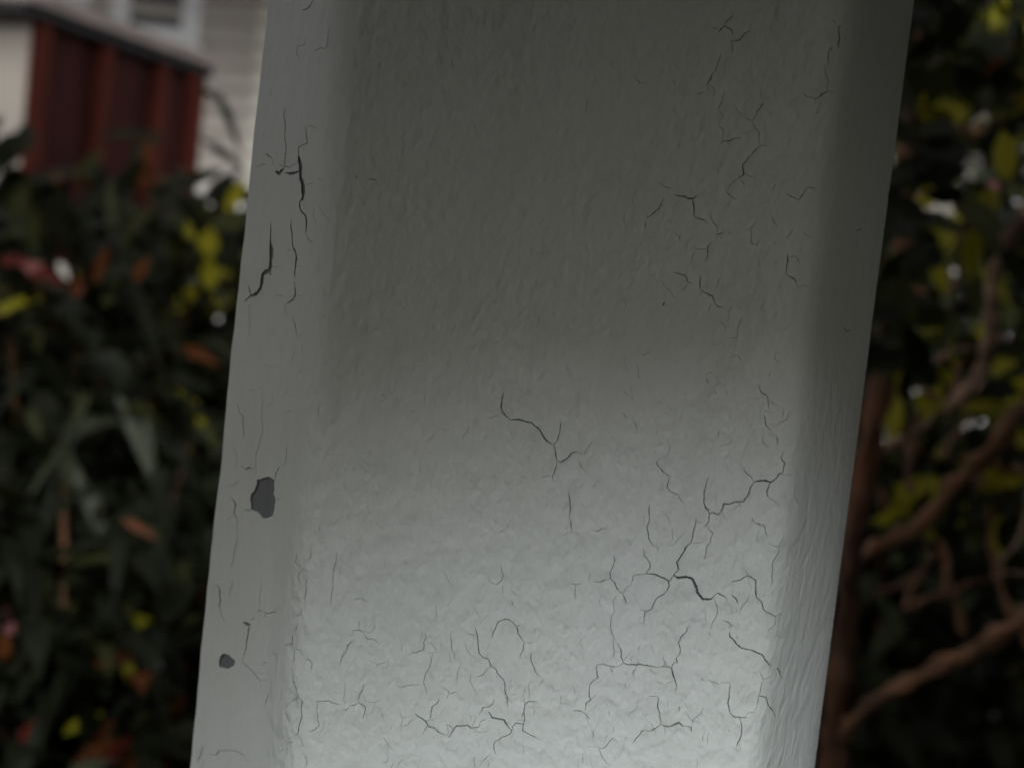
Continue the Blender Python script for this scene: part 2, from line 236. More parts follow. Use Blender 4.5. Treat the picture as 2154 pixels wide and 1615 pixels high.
REG = {'A': (0, 0, 2.833), 'B': (0, 520, 2.833), 'C': (0, 1045, 2.833), 'D': (1394, 0, 2.833), 'E': (1394, 520, 2.833), 'F': (1394, 1045, 2.833),
       'G': (700, 0, 3.076), 'H': (700, 500, 3.076), 'I': (600, 1090, 3.076), 'J': (1150, 1090, 3.076),
       'K': (1350, 700, 4.306), 'L': (1350, 0, 4.306), 'M': (1350, 350, 4.306), 'N': (400, 960, 6.14), 'P': (0, 0, 1.0)}
CR = '''
A3 1865,0 1845,30 1830,48 1795,55
A1 1955,165 1950,235 1940,290 1905,285 1870,305
A1 1815,225 1812,262 1768,270 1760,310 1785,360
A2 1695,640 1697,740 1700,850 1695,950 1690,1000
A7 1640,1020 1658,1035 1690,1003
A5 1700,1028 1730,1035 1780,1020
A2 1818,760 1822,810 1830,855 1800,865 1775,880 1775,940 1782,960
A7 1778,930 1782,955 1790,1010 1790,1060 1805,1110 1808,1160 1800,1195
A4 1800,1180 1783,1218 1795,1260 1820,1285 1825,1320 1822,1385
A1 1822,1385 1835,1425 1862,1450
A1 1808,760 1850,750 1885,765
A1 1805,1100 1870,1092
A3 1582,912 1600,930 1615,940
A1 1615,940 1625,985
A1 1515,985 1540,990 1565,975 1590,985
A3 1610,1320 1610,1400 1608,1480 1610,1600
A6 1608,1430 1608,1480 1610,1600 1610,1640
B7 1610,-30 1612,110 1600,140 1565,160 1560,210 1550,255
B9 1550,240 1530,275 1490,288
B4 1480,230 1488,265 1495,292
B4 1500,285 1470,310 1458,325
A3 1735,1310 1740,1400 1745,1470 1765,1530 1765,1600
B3 1755,5 1770,70 1758,130 1760,180
B3 1750,205 1758,240 1762,280 1745,315 1710,335
B1 1762,285 1805,290
B1 1695,340 1700,390 1712,410
B2 1745,420 1760,470 1765,520 1775,540
B1 1800,570 1803,635
B1 1635,288 1685,290 1700,300
B1 1615,118 1660,115
B1 1490,340 1488,400 1490,480 1480,540 1470,560
B2 1412,925 1425,960 1430,990 1452,1000 1450,1050 1458,1110 1450,1135
B1 1565,880 1560,960 1568,1090 1550,1150 1535,1210 1525,1290 1525,1360
B1 1710,1180 1708,1240 1703,1298 1665,1300
B2 1665,1310 1645,1350 1640,1378
B1 1415,1210 1412,1300 1390,1325
B3 1440,1295 1465,1322 1488,1310 1518,1322
B1 1900,930 1897,1010
B1 1925,250 1935,290
N3 710,680 750,688 805,690
N2 675,705 695,700
N3 535,520 570,560 595,610 585,670 575,720 605,780 628,825
N1 600,840 610,900 625,980 630,1060 605,1140 585,1220 570,1320 555,1440
N1 1110,545 1175,545
N1 1075,765 1120,820
C4 1300,510 1320,545 1325,600 1318,650
C2 1318,650 1330,700 1350,740
C1 1395,490 1380,540 1370,580
C1 1275,918 1300,940 1325,942
C7 1455,740 1497,752
C3 1493,748 1485,810 1475,850 1468,905
C1 1468,905 1450,965
C3 1450,965 1485,1005 1520,1040 1540,1070 1560,1085
C1 1560,1085 1600,1075
C1 1545,1095 1560,1150
C2 1503,725 1520,710
C2 1535,685 1553,665 1575,685 1605,692 1650,680
C1 1560,530 1553,660
C1 1590,1150 1603,1170 1585,1220 1585,1260
C2 1260,1505 1295,1515 1315,1492 1370,1488 1420,1500 1460,1525 1475,1560
C2 1215,1450 1208,1510 1190,1535 1190,1560
C1 1220,1400 1240,1420
C1 1765,330 1760,390 1800,430 1850,445
C1 1830,470 1825,560 1812,605 1780,600
C1 1812,605 1820,640
C1 1800,660 1793,700 1755,710
C1 1793,700 1810,725
C1 1775,760 1760,800
C2 1745,825 1745,870 1700,880
C1 1745,880 1755,915 1750,980
C2 1765,905 1790,910 1805,945
C2 1815,965 1845,968 1860,990 1858,1030
C2 1750,1090 1765,1140 1780,1190 1803,1220 1795,1270 1800,1310 1785,1350 1780,1400 1760,1415
C1 1780,1190 1745,1210 1700,1255
C1 1770,1410 1795,1440 1805,1490
C1 1755,1450 1705,1470
C1 1705,1500 1650,1530
C1 1800,1520 1830,1570 1820,1615
C1 2015,330 2000,400 1985,450 1985,540 1975,600 1970,640
C1 1905,165 1903,205
C2 1885,1215 1930,1215 1960,1210 1975,1222 2035,1237
C2 2040,1260 2060,1268 2075,1260
C2 2078,1243 2110,1240 2135,1225
C1 1890,1215 1890,1320 1900,1360 1875,1385 1830,1395
C1 2120,850 2080,880 2060,930 2035,960 2030,1000
I2 475,1185 480,1145 510,1075
I2 470,1190 518,1215 515,1250 498,1295
I2 430,727 478,722 510,745
I1 478,660 478,722
I2 510,750 530,778 570,780 600,800
I1 430,785 405,815 400,850 370,880 358,920
I1 445,525 490,513 510,530 545,540
I2 905,735 912,770 895,800 895,850 850,867 820,860
I1 910,792 940,800 965,835 982,850
I1 950,890 935,965 905,1010 893,1060 905,1095 918,1135
I1 720,1050 725,1080 750,1093 790,1075 840,1075 885,1080
I1 540,905 570,930 605,942
I1 745,800 757,820 750,860
I2 1230,710 1245,760 1250,830 1255,870 1285,900 1315,908 1325,940 1330,955 1365,975 1385,1015 1420,1055 1420,1115 1435,1150 1438,1220
I1 1330,955 1300,980 1275,1012 1220,1018
I2 1335,770 1360,715 1380,665 1415,650 1445,655 1480,680 1500,705 1505,745 1535,785 1550,800
I1 1550,800 1595,800
I2 1550,800 1538,850 1520,890 1520,910
I1 1500,700 1525,685
I2 1590,870 1592,930 1610,965 1625,1000 1645,1015
I1 1070,745 1075,850 1095,875 1097,910
I1 1010,1090 1055,1115 1060,1130 1100,1120 1120,1135
I1 1060,1130 1048,1170
I2 1000,1155 985,1190 950,1215 942,1260 938,1290 920,1308
I3 840,1260 880,1290 910,1310 922,1340 960,1352 990,1380 1030,1397
I1 922,1340 905,1365 890,1392
I3 1055,1415 1085,1372 1110,1340 1180,1335 1205,1355 1255,1345
I1 1255,1345 1265,1310 1300,1295
I2 1035,1330 1065,1340 1092,1365
I2 1350,1175 1340,1200 1315,1218 1280,1222 1255,1270
I4 1315,1250 1340,1290 1365,1293 1415,1302 1425,1325 1450,1355 1468,1368
I3 1468,1345 1490,1322 1540,1330
I2 1527,1285 1545,1250 1555,1195 1580,1180 1635,1185
I1 1570,1075 1580,1170
I2 1545,1250 1550,1300 1540,1330 1535,1375 1570,1390 1650,1430
I2 1468,1345 1468,1368 1450,1395 1400,1415 1360,1440 1348,1480 1368,1530
I1 1190,1260 1205,1300
I1 740,1340 790,1335 820,1300 840,1290
I1 1395,300 1410,365 1400,400 1370,425 1330,415 1315,380
I1 1405,430 1410,485
I1 1460,465 1490,492 1535,490
I1 1585,460 1600,430
P2 1194,1035 1198,1090
I2 1840,0 1850,55 1857,88
I1 1857,88 1820,98 1785,120
I1 1857,88 1900,95
I1 1970,75 2015,85 2060,60 2085,65
I1 1220,575 1240,610 1265,635
I1 1465,530 1468,570
J1 115,400 150,420 185,430 225,420
J1 185,430 182,530
J2 305,403 350,412 410,392
J2 435,240 440,275 425,320 408,350 412,392 440,415 455,455 492,488
J2 492,488 505,515 512,550
J1 492,488 520,440 548,430
J1 550,425 560,370 640,358
J2 665,0 645,60 660,130 690,180
P2 1366,1062 1366,1090
J1 690,170 720,190 720,215
J2 622,195 630,240 665,280 668,320 640,355
J3 640,355 700,360 740,380 785,400 790,440 770,475
J2 770,475 715,510 695,545 680,585 640,598 630,640 625,680
J1 600,592 640,595
J2 785,405 805,390 818,365
J5 818,365 850,385 900,380 940,390 960,430 975,480 1015,525 1070,518
J2 1070,518 1085,500
J3 1085,500 1100,482 1140,500 1160,512
J3 1195,492 1225,520 1240,548
J3 818,365 852,335 848,300 838,285 860,255 880,225 895,190 930,160
J2 930,160 945,125 955,60 965,0
J1 1085,515 1105,580 1100,630 1070,680 1062,715
J1 1042,735 1058,760
J2 1050,0 1045,25 1022,50
J1 1030,60 1075,95 1060,150 1035,180 1030,230 1020,265
J2 1328,0 1345,30 1405,45 1415,80 1425,115
J1 1425,155 1495,182 1530,120
J1 1495,182 1505,215 1460,295 1455,370 1460,410 1450,440
J2 1190,412 1250,400 1305,368 1355,402 1350,480 1360,515 1395,550 1400,590 1480,635 1520,610
J2 1480,635 1478,685 1435,720 1430,765
J1 1315,500 1270,560 1250,610
J3 1185,735 1185,765 1230,815 1270,842 1340,858 1395,882 1410,910 1450,955
J2 1140,660 1190,682 1198,705
J2 1470,975 1495,970 1510,1005 1528,1040
J1 1470,975 1445,1025 1400,1045 1375,985
J1 1395,1050 1385,1100 1370,1145
J2 1370,1145 1418,1155 1435,1210 1465,1245 1480,1285
J1 1370,1145 1355,1220
J2 1000,1030 1015,1048
J2 1045,1045 1080,1058 1115,1072
J1 1120,1065 1180,1058 1190,1080
J2 1188,1070 1180,1150 1173,1200 1185,1260
J3 1185,1260 1215,1285 1260,1288 1295,1285
J2 1290,1270 1305,1257 1350,1250
J2 1250,1290 1262,1370 1255,1410 1240,1440 1230,1480
J2 325,945 370,940 415,955 465,955
J3 495,930 520,943 580,947 600,938 625,950 715,962
J2 715,962 760,955 805,965
J2 465,955 495,930 480,890 480,850 450,800
J1 450,800 415,700 415,660 435,600
J2 325,945 320,970 332,1030 280,1075 275,1130 283,1175 255,1190 250,1240
J2 165,1245 215,1243 245,1258 275,1300
J1 90,1195 125,1200 160,1222
J3 805,965 815,1000 830,1045 843,1085
J1 843,1085 830,1115
J2 805,965 815,940 845,930 838,905 860,875 862,830 850,805 868,765 905,730 915,690
J1 585,950 560,990 555,1035
J2 720,1150 725,1240 738,1330
J4 738,1330 780,1345 800,1343 855,1318 880,1340
J2 880,1340 935,1348 940,1385
J2 738,1330 680,1370 615,1370 590,1410 555,1455
J1 938,1345 945,1300 1000,1260 1015,1220
J1 305,1470 360,1490 400,1450 425,1418 460,1450
J1 160,1075 185,1145
J1 505,1060 515,1100
J1 300,1370 305,1420
J1 660,1150 715,1150
K1 265,1015 215,1125 165,1130
K2 165,1130 130,1175 150,1210 255,1300
K2 255,1300 228,1390 245,1425 330,1460
K1 330,1460 385,1550
K1 60,1185 130,1185
K2 605,1310 570,1420 560,1540 590,1615
K2 925,1215 930,1255 990,1300 1010,1345
K4 1010,1355 1110,1337 1165,1352 1205,1330
K3 1205,1330 1240,1278 1275,1268
K2 1275,1270 1295,1180 1260,1125 1290,1070
K1 1275,1285 1370,1295
K3 1010,1360 985,1400 965,1470 920,1530 830,1532 810,1547 740,1547 725,1615
K3 1165,1355 1150,1390 1132,1430 1135,1470 1145,1485
K1 1145,1485 1195,1515 1235,1560
F3 360,42 350,80 335,105 300,92 278,100
F2 242,35 270,75 278,100 275,145 250,178
K2 1060,470 1075,535 1130,565 1145,640 1155,680
K2 1105,745 1125,840 1170,880
K1 1180,860 1210,850 1315,780 1350,710
K1 1090,930 1090,990 1145,1050
K1 1215,925 1230,980 1225,1020
K1 575,385 605,355 640,370
K2 585,415 595,465
K1 650,510 680,565
K1 670,380 685,430
K1 800,225 840,205 870,205
K2 870,205 895,255
K1 1220,155 1203,230 1245,280
K1 695,890 685,950
K1 1165,355 1150,400
L2 820,110 825,145 770,190 750,235
L3 750,235 720,260 695,295
L1 695,270 640,250
L3 750,235 810,270 825,310
L2 800,370 820,380 885,365 930,305 985,280
L2 820,380 825,480
L2 715,490 685,590 665,650 645,660
L3 645,660 620,720 585,770
L1 610,765 655,800 660,870
L1 750,830 730,920
L2 730,920 690,990
L1 690,990 745,1060
L1 1080,800 1085,900
L3 1100,930 1075,980 1035,1020
L2 1040,1020 1035,1050 1000,1100
L1 1000,1095 935,1070
L1 1000,1100 1030,1170 1070,1200 1065,1300
L2 1065,1320 1010,1380 975,1420
L1 1070,1318 1125,1315
L2 975,1420 915,1490 920,1570 925,1590
L1 1720,185 1760,210
L2 1775,245 1805,245
L3 1780,255 1790,350 1775,440
L2 1720,430 1690,470 1683,540 1690,590
L2 1655,600 1665,680 1690,730 1675,800 1690,830
L4 1690,830 1635,855 1600,885 1575,898
L2 1575,898 1500,880 1460,845
L1 1690,830 1770,840
L1 1575,898 1570,960
L1 1570,1040 1610,1010
L1 700,1140 745,1190 735,1280
L2 710,1300 740,1283 805,1275 830,1255 895,1252
L1 490,850 560,835
M3 910,0 930,70 880,110
M1 880,110 800,170 775,240
M1 890,120 930,170
M1 150,140 200,185 270,198
M3 300,262 380,270 420,292 470,287 500,262
M3 462,290 472,360 470,450
M2 480,455 530,478 580,487
M2 200,290 160,380 90,440 45,475
M2 35,500 38,560
M2 1310,245 1345,270 1420,308
M3 1420,308 1455,260 1490,205
M2 1490,205 1510,190 1590,200
M1 620,410 640,500 685,550 675,640
M2 675,620 740,605
M2 635,680 598,730 595,800 585,855
M1 595,755 530,750 470,740
M1 480,780 445,860
M1 300,600 345,640 348,685
M1 345,640 365,620
M1 1035,500 980,565 930,580
M1 980,565 995,620 1000,705 1045,710 1060,670
M1 1375,560 1310,645
M1 1465,600 1500,630 1550,650
M3 1320,800 1315,890 1318,985
M1 1320,830 1415,815
M3 1318,985 1385,1020 1400,1070
M1 1400,1070 1430,1110
M1 1430,1082 1520,1082
M2 285,968 345,972 390,990 415,1040 455,1065
M3 530,1000 528,1090 537,1125
M1 537,1125 537,1175
M3 537,1125 640,1175 655,1235
M2 655,1235 690,1270 740,1280
M1 705,1010 680,1110
M1 620,1240 600,1320
M1 700,1390 740,1430 755,1495
M1 900,1380 870,1460 865,1550 790,1550
M1 1350,1435 1290,1480 1285,1530
M1 1060,860 1055,910
M4 205,1230 190,1260
M3 1940,590 2000,565
M4 1830,1465 1850,1480
M3 1840,1500 1895,1478
G2 225,1160 285,1163
G1 140,1133 158,1160
G1 1655,640 1640,740
G1 770,380 780,450
H3 1108,1000 1095,1050 1088,1095 1098,1125 1145,1175
H3 1145,1175 1215,1177 1245,1190 1285,1195 1310,1220 1340,1240 1360,1280 1390,1320 1430,1340
H4 1310,1220 1340,1240
H3 1430,1340 1440,1380 1452,1445
H3 1452,1445 1480,1450 1515,1430 1545,1392 1580,1385
H1 1580,1385 1630,1400 1640,1365 1680,1320
H2 1430,1340 1455,1310 1470,1250 1475,1200
H2 1452,1445 1435,1510 1420,1545 1430,1580
H1 1420,1545 1350,1550
H1 1095,1138 1050,1155 985,1167
H1 1580,1440 1610,1490 1650,1520
H1 355,970 375,1020
H1 405,1030 420,1085
H1 315,1030 330,1010
H1 460,1075 490,1090
H1 505,1130 530,1120
H1 590,1010 590,1060
H1 690,1230 760,1245
H1 885,1220 870,1260 835,1290
H1 1875,1130 1905,1170
H1 1945,1180 1970,1240
H1 560,1480 575,1540
'''
PATCHES = ['N 865,290 910,292 965,268 1020,255 1060,280 1098,300 1085,370 1092,420 1078,470 1100,520 1105,560 1092,620 1085,700 1070,760 1030,785 990,798 940,790 910,750 850,705 800,680 790,600 780,540 792,480 835,435 858,380 868,330',
           'C 1340,918 1375,930 1408,960 1395,1000 1360,1015 1325,1005 1315,985 1328,930']
WID = {1: 1.3, 2: 2.1, 3: 3.1, 4: 4.1, 5: 6.0, 6: 6.5, 7: 9.8, 9: 11}
def parse(line):
    t = line.split(); r = REG[t[0][0]]; wd = WID.get(int(t[0][1:] or 1), 1)
    return wd, [Vector((r[0] + float(a.split(',')[0]) / r[2], r[1] + float(a.split(',')[1]) / r[2])) for a in t[1:]]
def jag(pts, rng, step=4.0, amp=0.16, closed=False):
    while True:
        out = [pts[0]]; split = False
        for a, b in zip(pts[:-1], pts[1:]):
            d = b - a
            if d.length > step:
                nrm = Vector((-d.y, d.x)); k = rng.uniform(-1, 1) * amp * (1 if d.length > 12 else 0.8)
                out.append((a + b) / 2 + nrm * k * 0.5); split = True
            out.append(b)
        pts = out
        if not split: return pts
rng = random.Random(11)
cracks = [parse(s) for s in CR.strip().splitlines()]
# small hairlines scattered between the traced cracks, mostly low down and to the right
for wd, pts in list(cracks):
    if wd < 1.5: continue
    for a_, b_ in zip(pts[:-1], pts[1:]):
        if rng.random() < 0.22:
            q = a_.lerp(b_, rng.random()); an = math.atan2(b_.y - a_.y, b_.x - a_.x) + rng.choice((-1, 1)) * rng.uniform(0.6, 1.5)
            br = [q]
            for k in range(rng.randint(1, 3)):
                an += rng.uniform(-.5, .5); q = q + Vector((math.cos(an), math.sin(an))) * rng.uniform(4, 10); br.append(q)
            cracks.append((0.95, br))
for i in range(210):
    if i < 125: x = rng.uniform(640, 1600); y = 1615 - abs(rng.gauss(0, 260))
    elif i < 180: x = rng.uniform(1300, 1680); y = rng.uniform(150, 1200)
    else: x = rng.uniform(480, 640) + (900 - 0) * 0; y = rng.uniform(200, 1600); x -= (y - 800) * 0.09
    a = math.pi / 2 + rng.gauss(0, 0.5); p = Vector((x, y)); pts = [p]
    for k in range(rng.randint(1, 4)):
        a += rng.uniform(-0.8, 0.8) ; p = p + Vector((math.cos(a), math.sin(a))) * rng.uniform(6, 16); pts.append(p)
    cracks.append((rng.choice((0.65, 0.85, 1.1)), pts))
MM = 1000.0; PXMM = 0.355 * 0.72 / 2154 * MM * 1.0
def pmm(p):
    q = to_surface(p.x, p.y); return Vector((q.x * MM, q.y * MM))
polys = []; lift = []
for wd, pts in cracks:
    pts = jag(pts, rng)
    P = [pmm(p) for p in pts]; n = len(P); L = []; Rr = []
    for i, p in enumerate(P):
        t = (P[min(i + 1, n - 1)] - P[max(i - 1, 0)]); t = t.normalized() if t.length > 0 else Vector((1, 0))
        e = min(i, n - 1 - i) / max(1, min(5, (n - 1) / 2)); tp = 0.45 + 0.55 * min(1, e)
        hw = wd * PXMM * 0.5 * tp * rng.uniform(0.7, 1.25); nn = Vector((-t.y, t.x)) * hw
        L.append(p + nn); Rr.append(p - nn)
    for i in range(n - 1):
        polys.append([L[i], L[i + 1], Rr[i + 1], Rr[i]])
    if wd > 1.2:
        for p in P[::2]: lift.append((p.x, p.y, wd))
for s in PATCHES:
    _, pts = parse(s.replace(s[0], s[0] + '1', 1))
    pts = jag(pts + [pts[0]], rng, 3.0, 0.2)[:-1]
    polys.append([pmm(p) for p in pts])
    for p in pts[::2]:
        q = pmm(p); lift.append((q.x, q.y, 3.0))

xs = list(np.linspace(XL, chamfer_x(1.48) - 0.004, 16)) + list(np.linspace(chamfer_x(1.48) - 0.003, chamfer_x(1.48) + 0.006, 9)) \
   + list(np.linspace(chamfer_x(1.48) + 0.0075, XR0 - 0.003, 58)) + [XR0 - 0.002 + (RX + 0.002) * math.sin(a) for a in np.linspace(0.02, math.pi / 2, 22)]
zs = [Z0, 0.5, 0.9, 1.15, 1.28, 1.33] + list(np.arange(1.345, 1.6151, 0.0022)) + [1.63, 1.66, 1.72, 1.85, Z1]
verts = []; edges = []
for j, z in enumerate(zs):
    for i, x in enumerate(xs):
        jx = rng.uniform(-0.0003, 0.0003) if 0 < i < len(xs) - 22 else 0
        jz = rng.uniform(-0.0003, 0.0003) if 0 < j < len(zs) - 1 and 0 < i < len(xs) - 1 else 0
        verts.append(Vector(((x + jx) * MM, (z + jz) * MM)))
faces_in = []
for P in polys:
    n = len(verts); verts += P; edges += [(n + i, n + (i + 1) % len(P)) for i in range(len(P))]
ov, oe, of, o_v, o_e, o_f = delaunay_2d_cdt(verts, edges, [], 0, 1e-5)
OV = np.array([(p.x, p.y) for p in ov]); OF = np.array([tuple(f) for f in of]); CE = OV[OF].mean(axis=1)
order = np.argsort(CE[:, 1]); CY = CE[order, 1]; inside = np.zeros(len(OF), bool)
for P in polys:                             # a triangle whose centre lies in a crack outline is open
    Q = np.array([(p.x, p.y) for p in P]); lo, hi = Q.min(0), Q.max(0)
    idx = order[np.searchsorted(CY, lo[1]):np.searchsorted(CY, hi[1])]
    idx = idx[(CE[idx, 0] > lo[0]) & (CE[idx, 0] < hi[0])]
    if not len(idx): continue
    c = np.zeros(len(idx), bool); X, Y = CE[idx, 0], CE[idx, 1]
    for (ax, ay), (bx, by) in zip(Q, np.roll(Q, -1, 0)):
        if ay != by: c ^= ((ay > Y) != (by > Y)) & (X < (bx - ax) * (Y - ay) / (by - ay) + ax)
    inside[idx] |= c
keep = [tuple(f) for f, h in zip(OF.tolist(), inside) if not h]
LA = np.array(lift)
xend = (XR0 + RX) * MM
P3 = []
for k, p in enumerate(ov):
    x, z = p.x / MM, p.y / MM
    y = surf(x, z) + relief(x, z)
    if 1.33 < z < 1.63:
        d2 = (LA[:, 0] - p.x) ** 2 + (LA[:, 1] - p.y) ** 2; m = int(d2.argmin()); d = math.sqrt(d2[m])
        hgt = 0.045 * min(LA[m, 2], 5) * (0.6 + 0.8 * noise.noise(Vector((x * 90, z * 90, 7))))
        y -= max(0, hgt) * math.exp(-d / 1.1) / MM
    e = max(0.0, 1 - (x - XL) / 0.012)
    P3.append(Vector((x - edge_wobble(z) * e * 0.9 + lean(x, z), y, z)))
post = empty('painted_post', (0, 0, 0), 'white painted timber post with cracked and flaking paint, standing close to the camera', 'post')
bm = bmesh.new(); bv = [bm.verts.new(p) for p in P3]
for f in keep:
    try: bm.faces.new([bv[i] for i in f])
    except ValueError: pass
for v in list(bm.verts):
    if not v.link_faces: bm.verts.remove(v)
bm.normal_update()
flip = [f for f in bm.faces if f.normal.y > 0.0]
bmesh.ops.reverse_faces(bm, faces=flip)
for f in bm.faces: f.smooth = True
bm.edges.ensure_lookup_table()
bnd = [e for e in bm.edges if len(e.link_faces) == 1]
TH = 0.0011
inner = []; outerL = []; outerR = []
for e in bnd:
    a, b = e.verts
    if all(abs(v.co.z - Z0) < 1e-4 for v in (a, b)) or all(abs(v.co.z - Z1) < 1e-4 for v in (a, b)): continue
    if abs(a.co.x - b.co.x) < 0.0009 and abs(a.co.z - b.co.z) > 1e-4 and all(abs(v.co.x - (XL - edge_wobble(v.co.z) * 0.9 + lean(XL, v.co.z))) < 2e-5 for v in (a, b)): outerL.append(e); continue
    if all(v.co.x > XR0 + RX - 2e-5 for v in (a, b)): outerR.append(e); continue
    inner.append(e)
def extr(es, fn, smooth):
    mp = {}
    for e in es:
        for v in e.verts:
            if v not in mp: mp[v] = bm.verts.new(fn(v.co))
    for e in es:
        f0 = e.link_faces[0]; a, b = e.verts
        lp = [l for l in f0.loops if l.edge == e][0]
        a, b = lp.vert, lp.link_loop_next.vert
        f = bm.faces.new((b, a, mp[a], mp[b])); f.smooth = smooth
        e.smooth = False
extr(inner, lambda c: Vector((c.x, c.y + TH, c.z)), False)
YB = 0.152
extr(outerL, lambda c: Vector((XL, YB, c.z)), True)
extr(outerR, lambda c: Vector((XR0 + RX, YB, c.z)), True)
q = [bm.verts.new(c) for c in ((XL, YB + 0.0002, Z0), (XR0 + RX, YB + 0.0002, Z0), (XR0 + RX, YB + 0.0002, Z1), (XL, YB + 0.0002, Z1))]
bm.faces.new((q[1], q[0], q[3], q[2]))
me = bpy.data.meshes.new('paint_coat'); bm.to_mesh(me); bm.free(); me.materials.append(M_paint)
po = bpy.data.objects.new('paint_coat', me); COL.objects.link(po); po.parent = post
# grey undercoat just below the paint
uv = []; uf = []
ux = list(np.linspace(XL + 0.0012, XR0 - 0.003, 120)) + [XR0 - 0.002 + RX * math.sin(a) for a in np.linspace(0.02, math.pi / 2, 16)]
uz = [Z0 + 0.002, 0.9, 1.3] + list(np.arange(1.35, 1.62, 0.003)) + [1.7, Z1 - 0.002]
for z in uz:
    for x in ux:
        uv.append((x + lean(x, z), surf(x, z) + relief(x, z) + 0.00085 + 0.00008 * noise.noise(Vector((x * 500, z * 200, 0))), z))
nx = len(ux)
for j in range(len(uz) - 1):
    for i in range(nx - 1): uf.append((j * nx + i, j * nx + i + 1, (j + 1) * nx + i + 1, (j + 1) * nx + i))
link('undercoat', uv, uf, M_under, post, True)
MB().box(-0.12, 0.12, -0.03, 0.19, 0.0, 0.05).build('footing', M_path, post)

# ------------------------------------------------------------------ added roof, out of view: its rake edge is shaped to shade the post
M_plank = mat('dark_plank', (0.045, 0.046, 0.036), 0.9, 0.2, 20)
RZ = 2.105; RYE = -0.93; RXK = 0.035; RL, RR = 1.1, 0.12
def rk(x, y): return RL * (x - RXK) + 0.036 if x < RXK else RR * (x - RXK) + 0.036
roof = empty('added_shade_roof', (0, 1.0, 2.3), 'unseen sloping timber roof added to shade the upper part of the white post', 'roof')
def rbox(y0, y1, z0, z1):
    m = MB()
    for x0, x1 in ((-0.36, RXK), (RXK, 1.05)): m.box(x0, x1, y0 - 1.0, y1 - 1.0, z0 - 2.3, z1 - 2.3, skew=rk)
    return m
rbox(RYE, 0.3, RZ, RZ + 0.03).build('roof_panel', M_timber, roof)
rbox(RYE - 0.025, RYE, RZ - 0.06, RZ + 0.05).build('fascia', M_timber, roof)
rbox(0.03, 0.12, RZ - 0.165, RZ - 0.002).build('beam', M_timber, roof)
MB().box(0.98, 1.02, -3.2, 0.35, -2.28, 0.2).build('side_wall', M_plank, roof)  # unseen wall added to keep sky light off the post's right edge

# unseen building added behind the camera to keep low sky light off the post
back = empty('added_sky_blocker', (0, -4.2, 0), 'unseen dark building added behind the camera to block low sky light', 'building')
MB().box(-4.2, 6, -3, 0, 0, 3.5).build('wall', M_plank, back)
MB().box(-4.4, 6.2, -3.2, 0.15, 3.501, 3.6).build('roof', M_roofdark, back)
# ------------------------------------------------------------------ ground
gv = [(-150, -150, 0), (150, -150, 0), (150, 150, 0), (-150, 150, 0)]
tag(link('ground', gv, [(0, 1, 2, 3)], M_soil), kind='structure')
tag(link('concrete_pad', [(-1.2, -2.5, .004), (1.6, -2.5, .004), (1.6, 0.35, .004), (-1.2, 0.35, .004)], [(0, 1, 2, 3)], M_pad), kind='structure')

# ------------------------------------------------------------------ house behind
HY = 10.0 + CAM.y
hp = lambda px, py: at(px, py, 10.0)
house = empty('neighbour_house', (0, HY, 0), 'pale grey clapboard house with white window trim, blurred beyond the shed', 'house')
mb = MB(); z = 0.0
while z < 4.4:
    n = len(mb.v); lap = 0.15
    mb.v += [(-7, -0.055, z), (7, -0.055, z), (7, -0.002, z + lap), (-7, -0.002, z + lap), (7, 0.0, z), (-7, 0.0, z)]
    mb.f += [(n, n + 1, n + 2, n + 3), (n + 1, n, n + 5, n + 4)]; mb.m += [0, 0]; z += lap
mb.box(-7, 7, 0.002, 5, 0, 4.4)
mb.build('wall', M_siding, house)
mb = MB(); mb.v = [(-7.4, -0.5, 4.3), (7.4, -0.5, 4.3), (7.4, 2.5, 5.9), (-7.4, 2.5, 5.9), (7.4, 5.5, 4.3), (-7.4, 5.5, 4.3)]
mb.f = [(0, 1, 2, 3), (3, 2, 4, 5), (0, 3, 5), (1, 4, 2), (0, 5, 4, 1)]; mb.m = [0] * 5
mb.build('roof', M_tile, house)
MB().box(-7.3, 7.3, -2.5, -0.001, 3.55, 3.65).build('added_veranda_roof', M_tile, house)  # added above the view to shade the house wall
for vx in (-5.6, 5.6): MB().box(vx - .06, vx + .06, -2.4, -2.28, 0, 3.549).build('added_veranda_post', M_trim, house)  # supports for the added veranda roof
def window(x0, x1, z0, z1, fr, sill=True, pm=M_glass):
    f = MB().box(x0 - fr, x0, -0.06, 0, z0 - fr, z1 + fr).box(x1, x1 + fr, -0.06, 0, z0 - fr, z1 + fr) \
            .box(x0, x1, -0.058, 0, z0 - fr, z0).box(x0, x1, -0.058, 0, z1, z1 + fr).build('window', M_trim, house)
    MB().box(x0, x1, -0.03, -0.022, z0, z1).build('pane', pm, f)
    MB().box(x0, x1, -0.052, -0.031, (z0 + z1) / 2 - .02, (z0 + z1) / 2 + .02).build('glazing_bar', M_trim, f)
    if sill: MB().box(x0 - fr - .05, x1 + fr + .05, -0.11, -0.061, z0 - fr - .05, z0 - fr + 0.01).build('sill', M_trim, f)
a = hp(275, 50); b = hp(385, 60)
window(a.x, b.x, a.z - 0.01, a.z + 1.05, 0.13)
a = hp(60, 20); b = hp(135, 40)
window(a.x - .35, b.x - .02, a.z + 0.0, a.z + 1.0, 0.2)
a = hp(548, 200)
MB().box(a.x - 0.06, a.x + 0.06, -0.04, 0, 0, 4.25).build('corner_board', M_green_trim, house)
window(2.2, 3.3, 1.1, 2.4, 0.12)
window(5.0, 6.0, 1.1, 2.4, 0.12)

